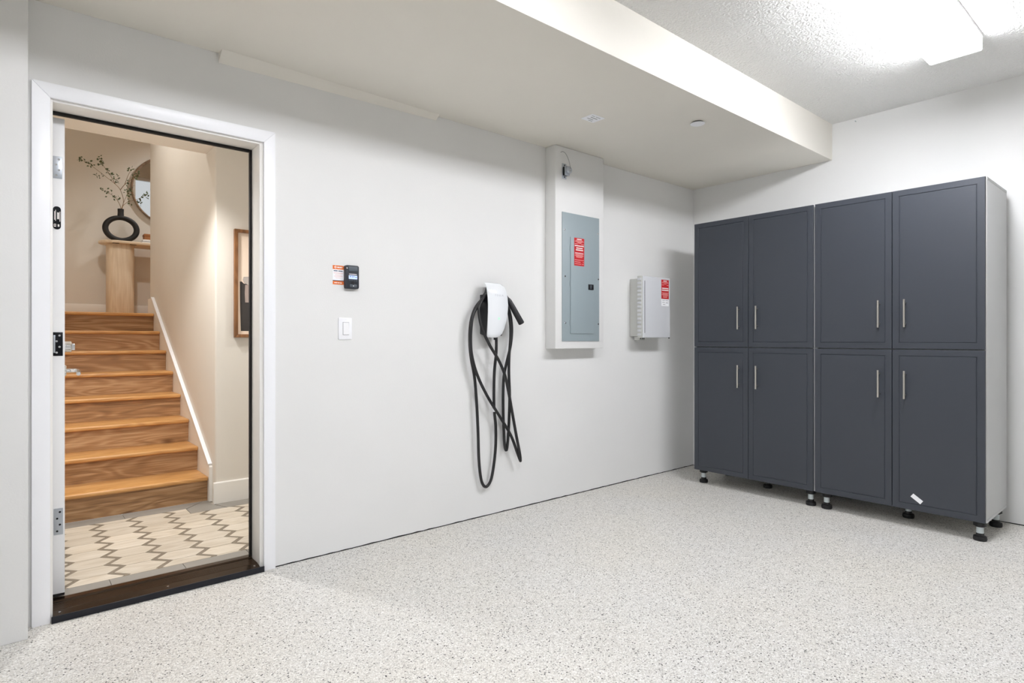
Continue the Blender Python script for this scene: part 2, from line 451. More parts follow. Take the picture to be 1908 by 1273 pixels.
# threshold: ridged bronze top with a black front face
prof = [(-0.0195, 0.024), (0.02, 0.030)]
yy = 0.03
while yy < 0.10:
    prof += [(yy, 0.0315), (yy + 0.002, 0.0335), (yy + 0.004, 0.0335), (yy + 0.006, 0.0315)]; yy += 0.008
prof += [(0.115, 0.034), (0.118, 0.040), (0.150, 0.040), (0.178, 0.0325), (0.178, 0.0005), (-0.0195, 0.0005)]
th = extrude('threshold', prof, 0, 0.1435, 0.941, M['thresh'], door)
box('threshold_nosing', (0.137, -0.0265, 0.0), (0.9575, -0.0195, 0.027), M['threshblk'], th, 0.0015)
for sx in (0.165, 0.55, 0.92):
    cyl('screw', (sx, 0.008, 0.0275), (sx, 0.008, 0.0298), 0.0045, M['chrome'], th, 12)
# the slab, swung a little short of square into the hall
slab = box('door_slab', (0.147, 0.150, 0.056), (0.190, 0.955, 2.068), M['doorpaint'], door, 0.002, origin=(0.147, 0.150, 0.056))
slab.rotation_euler.z = -math.radians(3.2)
box('door_sweep', (0.1475, 0.152, 0.0445), (0.1895, 0.953, 0.0558), M['weather'], slab, 0.002)
def hinge(z0, z1, mat, pin, w=(0.150, 0.181)):
    h = box('hinge', (w[0], 0.1475, z0), (w[1], 0.1502, z1), mat, slab, 0.001)
    n = 4
    for i in range(n):
        zz = z0 + (z1 - z0) * (0.14 + 0.24 * i); xx = w[0] + (w[1] - w[0]) * (0.66 if i % 2 else 0.36)
        cyl('screw', (xx, 0.1480, zz), (xx, 0.1462, zz), 0.0042, M['chrome'] if pin else M['darksteel'], h, 10)
    return h
hinge(1.8115, 1.905, M['zinc'], True)
hm = hinge(1.062, 1.162, M['darksteel'], True, (0.1505, 0.1835))
box('latch_tongue', (0.1515, 0.1455, 1.075), (0.158, 0.1474, 1.15), M['zinc'], hm, 0.001)
hinge(0.306, 0.417, M['zinc'], False, (0.153, 0.184))
lab = extrude('rating_plate', [(0.1635 + x, 1.645 + z) for x, z in ngon_rect(0.027, 0.097, 0.0132, 5)], 1, 0.1480, 0.1502, M['darksteel'], slab)
def marks(name, parent, rects, mat, ax, lev, th_=0.0006):
    """flat print: small raised bars on a plane (ax = normal axis, lev = its level, towards -ax)"""
    L_ = []
    for u0, v0, u1, v1 in rects:
        if ax == 1: L_.append(((u0, lev - th_, v0), (u1, lev, v1)))
        elif ax == 0: L_.append(((lev - th_, u0, v0), (lev, u1, v1)))
        else: L_.append(((u0, v0, lev - th_), (u1, v1, lev)))
    return tag(boxes(name, L_, mat, parent), kind='stuff')
marks('print', lab, [(0.1645, 1.640, 0.1705, 1.668), (0.1545, 1.636, 0.1565, 1.672), (0.1580, 1.632, 0.1600, 1.678), (0.1725, 1.630, 0.1745, 1.672),
                     (0.1530, 1.607, 0.1610, 1.611), (0.1530, 1.616, 0.1610, 1.619), (0.1530, 1.607, 0.1550, 1.619), (0.1590, 1.607, 0.1610, 1.619), (0.1660, 1.608, 0.1720, 1.618)], M['whiteprint'], 1, 0.148)
# lever and deadbolt on the hall face
hy = 0.880
db = cyl('deadbolt', (0.190, hy, 1.092), (0.222, hy, 1.092), 0.030, M['chrome'], slab, 24, bevel=0.004)
box('thumbturn', (0.222, hy - 0.004, 1.075), (0.236, hy + 0.004, 1.109), M['chrome'], db, 0.002)
lv = cyl('lever_rose', (0.190, hy, 0.967), (0.200, hy, 0.967), 0.030, M['chrome'], slab, 24, bevel=0.003)
tube('lever_handle', [(0.200, hy, 0.967), (0.225, hy, 0.967), (0.243, hy - 0.006, 0.967), (0.250, hy - 0.03, 0.966), (0.250, hy - 0.07, 0.963), (0.249, hy - 0.115, 0.955)],
     [0.011]*12 + [0.0095]*19, M['chrome'], lv, 12)

# ------------------------------------------------------------------ hall, stairs and landing shell
S(box('floor_hall', (0.06, 0.178, -0.2), (XR, 1.433, ZH - 0.006), M['grout']), 'hall floor under the patterned tiles')
hall_floor = bpy.data.objects['floor_hall']
S(box('wall_hall_left', (-0.06, 0.15, -0.1), (0.06, YBK, ZT), M['hall']))
S(box('wall_hall_end', (1.19, 1.315, -0.1), (XR, 1.45, ZL - 0.2), M['hall']), 'warm white wall facing the doorway')
rc = [(XS + 0.012 - 0.012*math.cos(math.radians(a)), 1.327 - 0.012*math.sin(math.radians(a))) for a in (0, 22, 45, 68, 90)]
S(mk('wall_stair', [(x, y, z) for z in (-0.1, ZT) for x, y in rc + [(1.19, 1.315), (1.19, 3.674), (XS, 3.674)]],
     [tuple(range(8)), tuple(range(15, 7, -1))] + [(i, (i+1) % 8, 8 + (i+1) % 8, 8 + i) for i in range(8)], M['hall'], smooth=True, angle=40), 'warm white wall beside the stairs')
# wall of the upper room above the garage roof, with a window
wx0, wx1, wz0, wz1 = 1.35, 2.75, 2.98, 3.62
S(boxes('wall_upper', [((1.19, 1.315, ZL - 0.2), (XR, 1.45, wz0)), ((1.19, 1.315, wz1), (XR, 1.45, ZT)),
                       ((1.19, 1.315, wz0), (wx0, 1.45, wz1)), ((wx1, 1.315, wz0), (XR, 1.45, wz1))], M['hall']))
win = S(empty('window_1', ((wx0 + wx1) / 2, 1.38, wz0)), 'window high in the upper room')
for q in (((wx0, 1.36, wz0), (wx0 + 0.04, 1.42, wz1)), ((wx1 - 0.04, 1.36, wz0), (wx1, 1.42, wz1)), ((wx0 + 0.04, 1.36, wz0), (wx1 - 0.04, 1.42, wz0 + 0.04)),
          ((wx0 + 0.04, 1.36, wz1 - 0.04), (wx1 - 0.04, 1.42, wz1)), ((2.03, 1.36, wz0 + 0.04), (2.07, 1.42, wz1 - 0.04))):
    box('window_frame', q[0], q[1], M['sill'], win, 0.004)
box('pane', (wx0 + 0.04, 1.385, wz0 + 0.04), (2.03, 1.390, wz1 - 0.04), M['glass'], win)
box('pane', (2.07, 1.385, wz0 + 0.04), (wx1 - 0.04, 1.390, wz1 - 0.04), M['glass'], win)
S(box('wall_hall_right', (XR, 0.15, -0.1), (XR + 0.12, YBK, ZT), M['hall']))
S(box('wall_landing', (-0.06, YBK, 0.0), (XR + 0.12, YBK + 0.12, ZT), M['hall']), 'warm white wall at the top of the stairs')
S(boxes('ceiling_hall', [((0.06, 0.15, 2.432), (XS - 0.0005, 1.556, 2.75)), ((XS - 0.0005, 0.15, 2.432), (XR, 1.3145, 2.75))], M['hallceil']), 'low hall ceiling seen through the doorway')
S(box('wall_header', (0.06, 1.436, 2.75), (XS - 0.0005, 1.556, ZT), M['hall']))
S(box('ceiling_landing', (-0.06, 1.315, ZT), (XR + 0.12, YBK + 0.12, ZT + 0.12), M['hallceil']))
S(boxes('floor_landing', [((0.06, 3.42, ZL - 0.2), (XR, YBK, ZL - 0.001)), ((1.19, 1.45, ZL - 0.2), (XR, 3.42, ZL - 0.001))], M['tread']), 'oak landing floor')
# baseboards
S(extrude('baseboard_hall', [(1.301, ZH), (1.3148, ZH), (1.3148, 0.172), (1.305, 0.172), (1.301, 0.166)], 0, 1.0545, XR, M['trimwarm']), 'white baseboard below the framed picture')
S(box('baseboard_landing', (0.06, YBK - 0.014, ZL), (XR, YBK - 0.0003, ZL + 0.125), M['trimwarm'], bevel=0.003), 'white baseboard on the landing')

# staircase
st = empty('staircase', (0.56, NOSE, ZH), 'oak staircase with eight risers climbing behind the open door', 'staircase')
xl, xr = 0.062, 1.0475
for k in range(1, 9):
    yn = NOSE + RUN * (k - 1); zt = ZH + RISE * k
    box('riser', (xl, yn + 0.028, zt - RISE + (0.0 if k == 1 else 0.0005)), (xr, yn + 0.046, zt - 0.0285), M['riser'], st)
    depth = RUN + 0.044 if k < 8 else 0.040
    box('tread', (xl, yn, zt - 0.028), (xr, yn + depth, zt), M['tread'], st, 0.009, 3)
sk = [(1.387, ZH), (1.387, 0.262), (1.398, 0.276), (3.48, 1.520), (3.673, 1.520), (3.673, ZL - 0.05), (1.70, ZH)]
skirt = extrude('skirting_board', sk, 0, 1.0482, XS - 0.0003, M['trimwarm'], st)
dx_ = 3.48 - 1.398; dz_ = 1.520 - 0.276; ln = math.hypot(dx_, dz_); nx, nz = -dz_ / ln, dx_ / ln
extrude('cap_moulding', [(1.398, 0.2765), (3.48, 1.5205), (3.48 + nx*0.012, 1.5205 + nz*0.012), (1.398 + nx*0.012, 0.2765 + nz*0.012)], 0, 1.042, XS - 0.0004, M['casing'], skirt, bevel=0.002)

# tile floor: picket tiles between zigzag inlays, framed by grey border tiles
def clip(poly, ax, lim, keep_less):
    out = []
    for i in range(len(poly)):
        a, c = poly[i], poly[(i + 1) % len(poly)]
        ia = (a[ax] <= lim) if keep_less else (a[ax] >= lim); ic = (c[ax] <= lim) if keep_less else (c[ax] >= lim)
        if ia: out.append(a)
        if ia != ic:
            t = (lim - a[ax]) / (c[ax] - a[ax]); out.append(tuple(a[j] + (c[j] - a[j]) * t for j in range(2)))
    return out
def area(p): return abs(sum(p[i][0]*p[(i+1) % len(p)][1] - p[(i+1) % len(p)][0]*p[i][1] for i in range(len(p)))) / 2 if len(p) > 2 else 0
FY0, FYA, FYB, FXC, FX0, FX1 = 0.268, 1.168, 1.300, 0.888, 0.075, 2.0
def field(poly):
    """clip a convex outline to the L-shaped tiled field"""
    p = clip(clip(clip(poly, 1, FY0, False), 0, FX0, False), 0, FX1, True)
    if area(p) < 1e-6: return []
    if max(q[1] for q in p) <= FYA: return [p]
    if max(q[0] for q in p) <= FXC: return [q for q in (clip(p, 1, FYB, True),) if area(q) > 1e-6]
    lowp = clip(p, 1, FYA, True); up = clip(clip(clip(p, 1, FYA, False), 0, FXC, True), 1, FYB, True)
    return [q for q in (lowp, up) if area(q) > 1e-6]
def slabs(name, polys, z0, z1, mat, parent):
    V, F = [], []
    for p in polys:
        n = len(p); o_ = len(V)
        V += [(x, y, z0) for x, y in p] + [(x, y, z1) for x, y in p]
        F += [tuple(o_ + i for i in range(n - 1, -1, -1)), tuple(o_ + n + i for i in range(n))] + [(o_ + i, o_ + (i + 1) % n, o_ + n + (i + 1) % n, o_ + n + i) for i in range(n)]
    return mk(name, V, F, mat, parent)
PX, PY, AMP, W = 0.188, 0.1382, 0.0298, 0.0134     # zigzag spacing, period, half swing, half width along x
G = 0.0013                                        # half of a grout joint
zt0, zt1 = ZH - 0.0055, ZH
for c in range(-2, 9):
    xc = 0.404 + PX * c; ph = 0.280 + (PY / 2 if c % 2 else 0.0)
    for j in range(-2, 9):
        yr = ph + PY * j                          # a right tip; left tips half a period either side
        # chevron: lower and upper arm meeting in the right tip
        arms = []
        for s_ in (-1, 1):
            a = (xc - AMP, yr + s_ * PY / 2); t_ = (xc + AMP, yr)
            quad = [(a[0] - W + G, a[1]), (a[0] + W - G, a[1]), (t_[0] + W - G, t_[1]), (t_[0] - W + G, t_[1])]
            arms += field(quad if s_ < 0 else quad[::-1])
        if arms: slabs('chevron_tile', arms, zt0, zt1 - 0.0004, M['chev'], hall_floor)
        # picket tile between this zigzag and the next, its left point in the left tip
        yl = yr + PY / 2; xn = xc + PX
        kx = 2 * AMP / (PY / 2) 
        hx = [(xc - AMP + W + G, yl), (xc + AMP + W + G - kx*G, yl - PY/2 + G), (xn - AMP - W - G - kx*0, yl - PY/2 + G),
              (xn + AMP - W - G, yl), (xn - AMP - W - G, yl + PY/2 - G), (xc + AMP + W + G - kx*G, yl + PY/2 - G)]
        ps = field(hx)
        if ps and sum(area(p) for p in ps) > 5e-5: slabs('picket_tile', ps, zt0, zt1 + random.uniform(-0.0004, 0.0003), M['tile'], hall_floor)
def bt(pts): slabs('border_tile', [pts], zt0, zt1, M['border'], hall_floor)
xs_ = [0.075, 0.36, 0.66, 0.955, 1.25, 1.55, 2.0]
for a, c in zip(xs_[:-1], xs_[1:]): bt([(a + G, 0.1795), (c - G, 0.1795), (c - G, FY0 - 2*G), (a + G, FY0 - 2*G)])
for a, c in ((0.075, 0.25), (0.25, 0.556)): bt([(a + G, FYB + 2*G), (c - G, FYB + 2*G), (c - G, 1.4315), (a + G, 1.4315)])
bt([(0.556 + G, FYB + 2*G), (FXC, FYB + 2*G), (1.018, 1.4315), (0.556 + G, 1.4315)])
bt([(FXC + 2*G, FYA + 2*G), (1.10, FYA + 2*G), (1.052, 1.299), (1.046, 1.4315), (1.024, 1.4315), (FXC + 2*G, FYB - 0.004)])
for a, c in ((1.104, 1.40), (1.40, 1.70), (1.70, 2.0)): bt([(a + G, FYA + 2*G), (c - G, FYA + 2*G), (c - G, 1.2995), (a + G if a > 1.2 else 1.058, 1.2995)])

# ------------------------------------------------------------------ tall storage cabinets
XF = 4.1290          # door faces
XC = 4.1480          # carcass front
XE = 4.6440          # carcass back
ZB, ZTOP = 0.108, 2.038
foot_src = {}
def foot(x, y, parent):
    f = cyl('foot', (x, y, 0.0), (x, y, 0.1075), 0.02, M['black'], parent, 20,
            rings=[(0.0, 0.031), (0.10, 0.033), (0.22, 0.031), (0.26, 0.020), (0.38, 0.0185), (0.39, 0.0165), (0.70, 0.0165), (0.71, 0.0215), (0.76, 0.0225), (0.77, 0.031), (1.0, 0.031)])
    cyl('sleeve', (x, y, 0.0415), (x, y, 0.0752), 0.0172, M['legsleeve'], f, 20)
    return f
def cab_door(parent, ya, yb, za, zb, hy_, hz):
    """ya > yb: slab with a routed line round the face; bar pull centred at hy_, from hz[0] to hz[1]"""
    V, F = [], []
    loops = [(0.0, XC - 0.0015), (0.0, XF + 0.0015), (0.0015, XF), (0.0345, XF), (0.0365, XF + 0.0028), (0.0385, XF + 0.0028), (0.0405, XF)]
    for ins, xx in loops:
        V += [(xx, ya - ins, za + ins), (xx, yb + ins, za + ins), (xx, yb + ins, zb - ins), (xx, ya - ins, zb - ins)]
    for i in range(len(loops) - 1):
        for k in range(4):
            F.append((4*i + k, 4*i + (k + 1) % 4, 4*i + 4 + (k + 1) % 4, 4*i + 4 + k))
    e = 4 * (len(loops) - 1); F.append((e, e + 1, e + 2, e + 3)); F.append((3, 2, 1, 0))
    d = mk('door', V, F, M['cabdoor'], parent)
    xb = XF - 0.030
    h = cyl('handle', (xb, hy_, hz[0]), (xb, hy_, hz[1]), 0.0062, M['nickel'], d, 14, bevel=0.001)
    # standoffs are part of the pull
    for zz in (hz[0] + 0.022, hz[1] - 0.022):
        cyl('handle_post', (xb + 0.004, hy_, zz), (XF + 0.0002, hy_, zz), 0.0042, M['nickel'], d, 10)
    return d
def cabinet(label, ya, yb, split, feet):
    c = empty('storage_cabinet', ((XC + XE) / 2, (ya + yb) / 2, 0.0), label, 'cabinet', 'tall garage storage cabinets')
    t = 0.016
    box('side_panel', (XC, ya - t, ZB + t), (XE, ya, ZTOP - t), M['cabside'], c, 0.0008)
    box('side_panel', (XC, yb, ZB + t), (XE, yb + t, ZTOP - t), M['cabside'], c, 0.0008)
    box('top_panel', (XC, yb - 0.0006, ZTOP - t + 0.0004), (XE, ya + 0.0006, ZTOP), M['cabside'], c, 0.0008)
    box('bottom_panel', (XC, yb - 0.0006, ZB), (XE, ya + 0.0006, ZB + t - 0.0004), M['cabside'], c, 0.0008)
    box('middle_shelf', (XC + 0.03, yb + t + 0.0004, 1.064), (XE - 0.006, ya - t - 0.0004, 1.081), M['cabside'], c)
    box('back_panel', (XE - 0.0055, yb + t + 0.0004, ZB + t + 0.0004), (XE - 0.0005, ya - t - 0.0004, ZTOP - t - 0.0004), M['cabside'], c)
    out = []
    for (a, b2) in ((ya - 0.003, split + 0.0018), (split - 0.0018, yb + 0.004)):
        left = a > split + 0.1
        hy_ = split + 0.068 if left else split - 0.072
        out.append(cab_door(c, a, b2, 1.0745, ZTOP - 0.002, hy_, (1.2045, 1.3725)))
        out.append(cab_door(c, a, b2, ZB + 0.001, 1.0685, hy_, (0.773, 0.941)))
    for x, y in feet: foot(x, y, c)
    return c, out
cabinet('dark grey four-door storage cabinet in the corner nearest the grey electrical boxes', -0.373, -1.2835, -0.822,
        [(4.205, -0.412), (4.185, -1.243), (4.420, -0.825), (4.585, -0.412), (4.585, -1.243)])
c2, d2 = cabinet('dark grey four-door storage cabinet with exposed light grey side and small white sticker', -1.2905, -2.2065, -1.748,
        [(4.185, -1.346), (4.178, -2.170), (4.365, -1.768), (4.560, -2.170), (4.585, -1.346)])
# sticker low on the near lower door
ang = math.radians(-36)
def rot2(u, v): return (-1.878 - (u*math.cos(ang) - v*math.sin(ang)), 0.181 + (u*math.sin(ang) + v*math.cos(ang)))
stk = extrude('sticker', [rot2(u, v) for u, v in ((-0.031, -0.0125), (0.031, -0.0125), (0.031, 0.0125), (-0.031, 0.0125))], 0, XF - 0.0007, XF + 0.0001, M['paper'], d2[3])

# ------------------------------------------------------------------ breaker panel on the chase
YP = -0.1005
bp_ = empty('breaker_panel', (3.118, YP, 1.118), 'flush grey metal breaker panel with a red warning label on its door', 'breaker panel')
cov = extrude('cover', [(2.929, 1.118), (3.312, 1.118), (3.312, 2.016), (2.929, 2.016)], 1, YP - 0.006, YP, M['panelgrey'], bp_, bevel=0.002)
pd = extrude('panel_door', [(3.006, 1.172), (3.243, 1.172), (3.243, 1.849), (3.006, 1.849)], 1, YP - 0.0120, YP - 0.0062, M['panelgrey'], bp_, bevel=0.0018)
for zz in (1.25, 1.52, 1.77): cyl('hinge', (3.0035, YP - 0.0085, zz - 0.018), (3.0035, YP - 0.0085, zz + 0.018), 0.0028, M['panelgrey'], bp_, 8)
la = box('latch', (3.186, YP - 0.0160, 1.488), (3.240, YP - 0.0121, 1.527), M['ctrlbtn'], pd, 0.001)
box('latch_slider', (3.203, YP - 0.0180, 1.494), (3.217, YP - 0.0161, 1.520), M['ctrl2'], la, 0.001)
scr = None
for (sx, sz) in ((2.950, 1.893), (3.295, 1.903), (2.953, 1.5695), (3.298, 1.5695), (2.957, 1.245), (3.298, 1.243)):
    s_ = cyl('screw', (sx, YP - 0.0062, sz), (sx, YP - 0.0095, sz), 0.0068, M['chrome'], bp_, 12, bevel=0.0012)
    box('slot', (sx - 0.0055, YP - 0.0099, sz - 0.0012), (sx + 0.0055, YP - 0.0093, sz + 0.0012), M['darksteel'], s_)
def label_lines(parent, x0, z0, w, h, rows, ylev, mat):
    r_ = []
    for a, b2, za, zb in rows: r_.append((x0 + a*w, z0 - zb*h, x0 + b2*w, z0 - za*h))
    return marks('print', parent, r_, mat, 1, ylev)
YL = YP - 0.0121
rl = box('warning_label', (3.040, YL - 0.0008, 1.6515), (3.1425, YL, 1.8475), M['red'], pd)
label_lines(rl, 3.040, 1.8475, 0.1025, 0.196, [(0.26,0.74,0.030,0.062), (0.08,0.90,0.445+0.085,0.548), (0.05,0.95,0.265,0.300), (0.20,0.84,0.345,0.380), (0.16,0.88,0.415,0.450)], YL - 0.0008, M['whiteprint'])
label_lines(rl, 3.040, 1.8475, 0.1025, 0.196, [(0.16,0.84,0.085,0.100), (0.05,0.95,0.115,0.130), (0.22,0.78,0.145,0.160), (0.34,0.68,0.172,0.188), (0.04,0.34,0.205,0.222), (0.70,0.96,0.212,0.230),
    (0.06,0.93,0.565,0.580), (0.14,0.84,0.595,0.610), (0.06,0.92,0.625,0.640), (0.16,0.84,0.655,0.670), (0.20,0.80,0.685,0.702), (0.05,0.95,0.785,0.803), (0.05,0.62,0.855,0.873), (0.85,0.95,0.858,0.876), (0.05,0.70,0.925,0.942), (0.78,0.95,0.928,0.946)], YL - 0.0008, M['pinkprint'])

# ------------------------------------------------------------------ grey enclosure beside it
ub = empty('utility_enclosure', (3.95, -0.075, 1.14), 'pale grey plastic wall enclosure with ribbed hinge side and small red label', 'electrical box')
box('body', (3.797, -0.1005, 1.155), (4.106, -0.0003, 1.612), M['boxside'], ub, 0.006)
lid = box('lid', (3.780, -0.1500, 1.143), (4.135, -0.1008, 1.628), M['boxgrey'], ub, 0.008, 3)
fl = box('hinge_flange', (3.764, -0.1425, 1.143), (3.7797, -0.1012, 1.628), M['boxside'], ub, 0.003)
nr = 15
for i in range(nr):
    zz = 1.168 + (1.602 - 1.168) * i / (nr - 1)
    box('rib', (3.7595, -0.1400, zz - 0.0085), (3.7638, -0.1050, zz + 0.0085), M['boxgrey'], fl, 0.0015)
box('recessed_edge', (3.7925, -0.1512, 1.180), (3.7965, -0.1501, 1.590), M['darksteel'], lid)
wl = box('warning_label', (4.012, -0.1510, 1.4575), (4.112, -0.1501, 1.612), M['red'], lid)
label_lines(wl, 4.012, 1.612, 0.100, 0.1545, [(0.26,0.72,0.04,0.085), (0.08,0.92,0.42,0.475), (0.06,0.94,0.52,0.575)], -0.1510, M['whiteprint'])
label_lines(wl, 4.012, 1.612, 0.100, 0.1545, [(0.12,0.86,0.115,0.135), (0.06,0.92,0.155,0.175), (0.34,0.66,0.215,0.235), (0.02,0.34,0.26,0.285), (0.72,0.96,0.27,0.295), (0.05,0.95,0.675,0.70), (0.15,0.85,0.725,0.75), (0.05,0.9,0.775,0.80), (0.20,0.82,0.83,0.86), (0.22,0.76,0.90,0.93)], -0.1510, M['pinkprint'])
wp = box('paper_label', (4.012, -0.1509, 1.400), (4.112, -0.1501, 1.4565), M['paper'], lid)
label_lines(wp, 4.012, 1.4565, 0.1, 0.0565, [(0.1,0.45,0.16,0.22), (0.55,0.92,0.2,0.26), (0.1,0.45,0.44,0.50), (0.6,0.9,0.48,0.56), (0.2,0.5,0.74,0.80)], -0.1509, M['plaingrey'])
cf = box('cable_gland', (3.815, -0.085, 1.124), (3.885, -0.030, 1.1548), M['boxside'], ub, 0.004)
for i in range(3): cyl('gland_opening', (3.828 + 0.021*i, -0.0856, 1.138), (3.828 + 0.021*i, -0.0845, 1.138), 0.006, M['darksteel'], cf, 10)
cyl('lid_screw', (4.118, -0.1485, 1.146), (4.118, -0.1485, 1.138), 0.006, M['darksteel'], lid, 10)

# ------------------------------------------------------------------ doorbell transformer with its wire
tr = empty('doorbell_transformer', (2.955, -0.101, 2.28), 'small metal transformer with loose thin wire high on the boxed wall', 'transformer')
mp_ = extrude('mounting_plate', [(2.931, 2.246), (2.972, 2.246), (2.972, 2.352), (2.931, 2.352)], 1, -0.1030, -0.1003, M['zinc'], tr, bevel=0.0008)
for zz in (2.258, 2.340): cyl('screw', (2.952, -0.1030, zz), (2.952, -0.1050, zz), 0.0048, M['darksteel'], mp_, 10)
box('core', (2.938, -0.1180, 2.268), (2.975, -0.1032, 2.328), M['darksteel'], tr, 0.002)
box('bracket', (2.936, -0.1300, 2.266), (2.978, -0.1182, 2.330), M['zinc'], tr, 0.002)
cyl('coil', (2.957, -0.1302, 2.300), (2.957, -0.1520, 2.300), 0.024, M['zinc'], tr, 24, bevel=0.004)
for dz in (-0.008, 0.008): cyl('terminal_screw', (2.957, -0.1521, 2.300 + dz), (2.957, -0.1560, 2.300 + dz), 0.004, M['chrome'], tr, 10)
tube('wire', [(2.918, -0.1006, 2.424), (2.925, -0.112, 2.428), (2.938, -0.124, 2.418), (2.948, -0.135, 2.392), (2.953, -0.148, 2.355), (2.956, -0.155, 2.320), (2.957, -0.156, 2.309)], 0.0016, M['plaingrey'], tr, 6)

# ------------------------------------------------------------------ car charger
ev = empty('car_charger', (2.36, -0.05, 1.14), 'white glass-faced wall charger with a long looped black cable', 'charger')
# black housing: side profile bulging away from the wall
hp = [(-0.0003, 1.165), (-0.055, 1.150), (-0.086, 1.155), (-0.092, 1.22), (-0.096, 1.30), (-0.095, 1.38), (-0.086, 1.44), (-0.066, 1.470), (-0.045, 1.430), (-0.030, 1.415), (-0.0003, 1.415)]
extrude('housing', [(y, z) for y, z in hp], 0, 2.292, 2.405, M['evblack'], ev, bevel=0.004)
# face plate: bowed glass, lofted row by row; rows = (z, y of face, left, right)
rows = [(1.1415, -0.084, 2.288, 2.362), (1.146, -0.0895, 2.2835, 2.380), (1.165, -0.0945, 2.2815, 2.398), (1.20, -0.099, 2.2805, 2.415), (1.25, -0.104, 2.280, 2.429), (1.30, -0.107, 2.280, 2.437), (1.35, -0.1075, 2.280, 2.440),
        (1.40, -0.104, 2.280, 2.438), (1.44, -0.096, 2.280, 2.433), (1.465, -0.086, 2.281, 2.426), (1.482, -0.072, 2.283, 2.416), (1.489, -0.058, 2.286, 2.404), (1.490, -0.045, 2.290, 2.396)]
V, F = [], []; nc = 9
for z_, y_, xl_, xr_ in rows:
    for side in (0, 1):
        for k in range(nc):
            t = k / (nc - 1); bow = 0.008 * (1 - (2*t - 1)**2) - (0.003 if k in (0, nc-1) else 0)
            V.append((xl_ + (xr_ - xl_)*t, y_ - bow + (0.006 if side else 0), z_))
for i in range(len(rows) - 1):
    a = i*2*nc; c = a + 2*nc
    for k in range(nc - 1):
        F.append((a+k, a+k+1, c+k+1, c+k)); F.append((a+nc+k+1, a+nc+k, c+nc+k, c+nc+k+1))
    F.append((a+nc, a, c, c+nc)); F.append((a+nc-1, a+2*nc-1, c+2*nc-1, c+nc-1))
e = (len(rows)-1)*2*nc
for k in range(nc - 1):
    F.append((k+1, k, nc+k, nc+k+1)); F.append((e+k, e+k+1, e+nc+k+1, e+nc+k))
face = mk('face_plate', V, F, M['glasswhite'], ev, smooth=True, angle=50)
cyl('indicator_light', (2.358, -0.1135, 1.262), (2.358, -0.1126, 1.262), 0.0075, M['led'], face, 20)
tx = bpy.data.curves.new('lettering', 'FONT'); tx.body = 'T E S L A'; tx.size = 0.018; tx.extrude = 0.0003; tx.align_x = 'CENTER'
to = bpy.data.objects.new('tmp_text', tx); COL.objects.link(to)
bpy.context.view_layer.update()
tm = bpy.data.meshes.new_from_object(to.evaluated_get(bpy.context.evaluated_depsgraph_get()))
bpy.data.objects.remove(to, do_unlink=True)
tv = [(2.36 + v.co.x, -0.1130 - v.co.z, 1.402 + v.co.y) for v in tm.vertices]; tf = [tuple(p.vertices) for p in tm.polygons]
mk('lettering', tv, tf, M['letters'], face)
# the cable: out of the bottom, one long loop left, a narrow one right, a crossing one, then the connector
A = [[2.372,-0.06,1.165],[2.3785,-0.06,1.1397],[2.3775,-0.06,1.0415],[2.3682,-0.055,0.9376],[2.3678,-0.05,0.8334],[2.3718,-0.045,0.7287],[2.3802,-0.04,0.658],[2.3947,-0.035,0.5632],[2.3957,-0.03,0.4226],[2.372,-0.03,0.2750],
     [2.348,-0.03,0.215],[2.316,-0.03,0.1953],[2.288,-0.03,0.225],[2.272,-0.03,0.290],[2.2574,-0.035,0.3945],[2.2517,-0.035,0.5544],[2.2408,-0.035,0.7373],[2.2239,-0.035,0.8967],[2.1986,-0.035,1.0102],[2.1875,-0.035,1.1114],[2.1949,-0.035,1.2349],[2.23,-0.035,1.3259],[2.295,-0.035,1.3926],
     [2.35,-0.030,1.432],[2.41,-0.030,1.432]]
B = [[2.4663,-0.035,1.4029],[2.5072,-0.04,1.3114],[2.5259,-0.04,1.2052],[2.5165,-0.04,1.0984],[2.4929,-0.035,1.0039],[2.4678,-0.03,0.8983],[2.4598,-0.03,0.7687],[2.463,-0.03,0.5908],[2.4727,-0.03,0.4482],[2.4827,-0.035,0.408],[2.4908,-0.04,0.4602],[2.4969,-0.045,0.5903],[2.4968,-0.052,0.7678],[2.4864,-0.057,0.9103],[2.4864,-0.06,1.028],[2.496,-0.062,1.1457],[2.4945,-0.06,1.2399],[2.4782,-0.055,1.3338],
     [2.43,-0.052,1.418],[2.36,-0.052,1.452]]
C_ = [[2.2953,-0.065,1.4123],[2.2464,-0.070,1.3593],[2.2284,-0.075,1.3022],[2.2486,-0.080,1.2014],[2.3063,-0.085,1.0941],[2.3754,-0.090,0.9961],[2.4289,-0.085,0.9019],[2.4634,-0.080,0.7953],[2.4983,-0.078,0.6518],[2.5337,-0.075,0.5064],[2.5684,-0.070,0.3832],[2.5800,-0.064,0.3355],[2.5814,-0.058,0.3355],[2.5594,-0.055,0.3872],[2.5042,-0.055,0.5058],[2.4155,-0.058,0.627],[2.3154,-0.058,0.762],[2.2436,-0.058,0.8796],[2.2019,-0.058,0.977],[2.1796,-0.058,1.0781],[2.181,-0.058,1.2009],[2.2075,-0.056,1.3021],[2.295,-0.055,1.3964],
     [2.36,-0.072,1.425],[2.43,-0.075,1.418],[2.462,-0.078,1.392]]
cb = tube('cable', A + B + C_, 0.0096, M['cable'], ev, 10, 7)
cyl('cable_tag', (2.3712,-0.0472,0.690), (2.3752,-0.0440,0.672), 0.0125, M['paper'], cb, 14)
cyl('connector', (2.462, -0.078, 1.392), (2.549, -0.112, 1.232), 0.0175, M['evblack'], ev, 20, rings=[(0, 0.012), (0.1, 0.0165), (0.4, 0.0185), (0.92, 0.0200), (0.98, 0.0200), (1.0, 0.0165)])
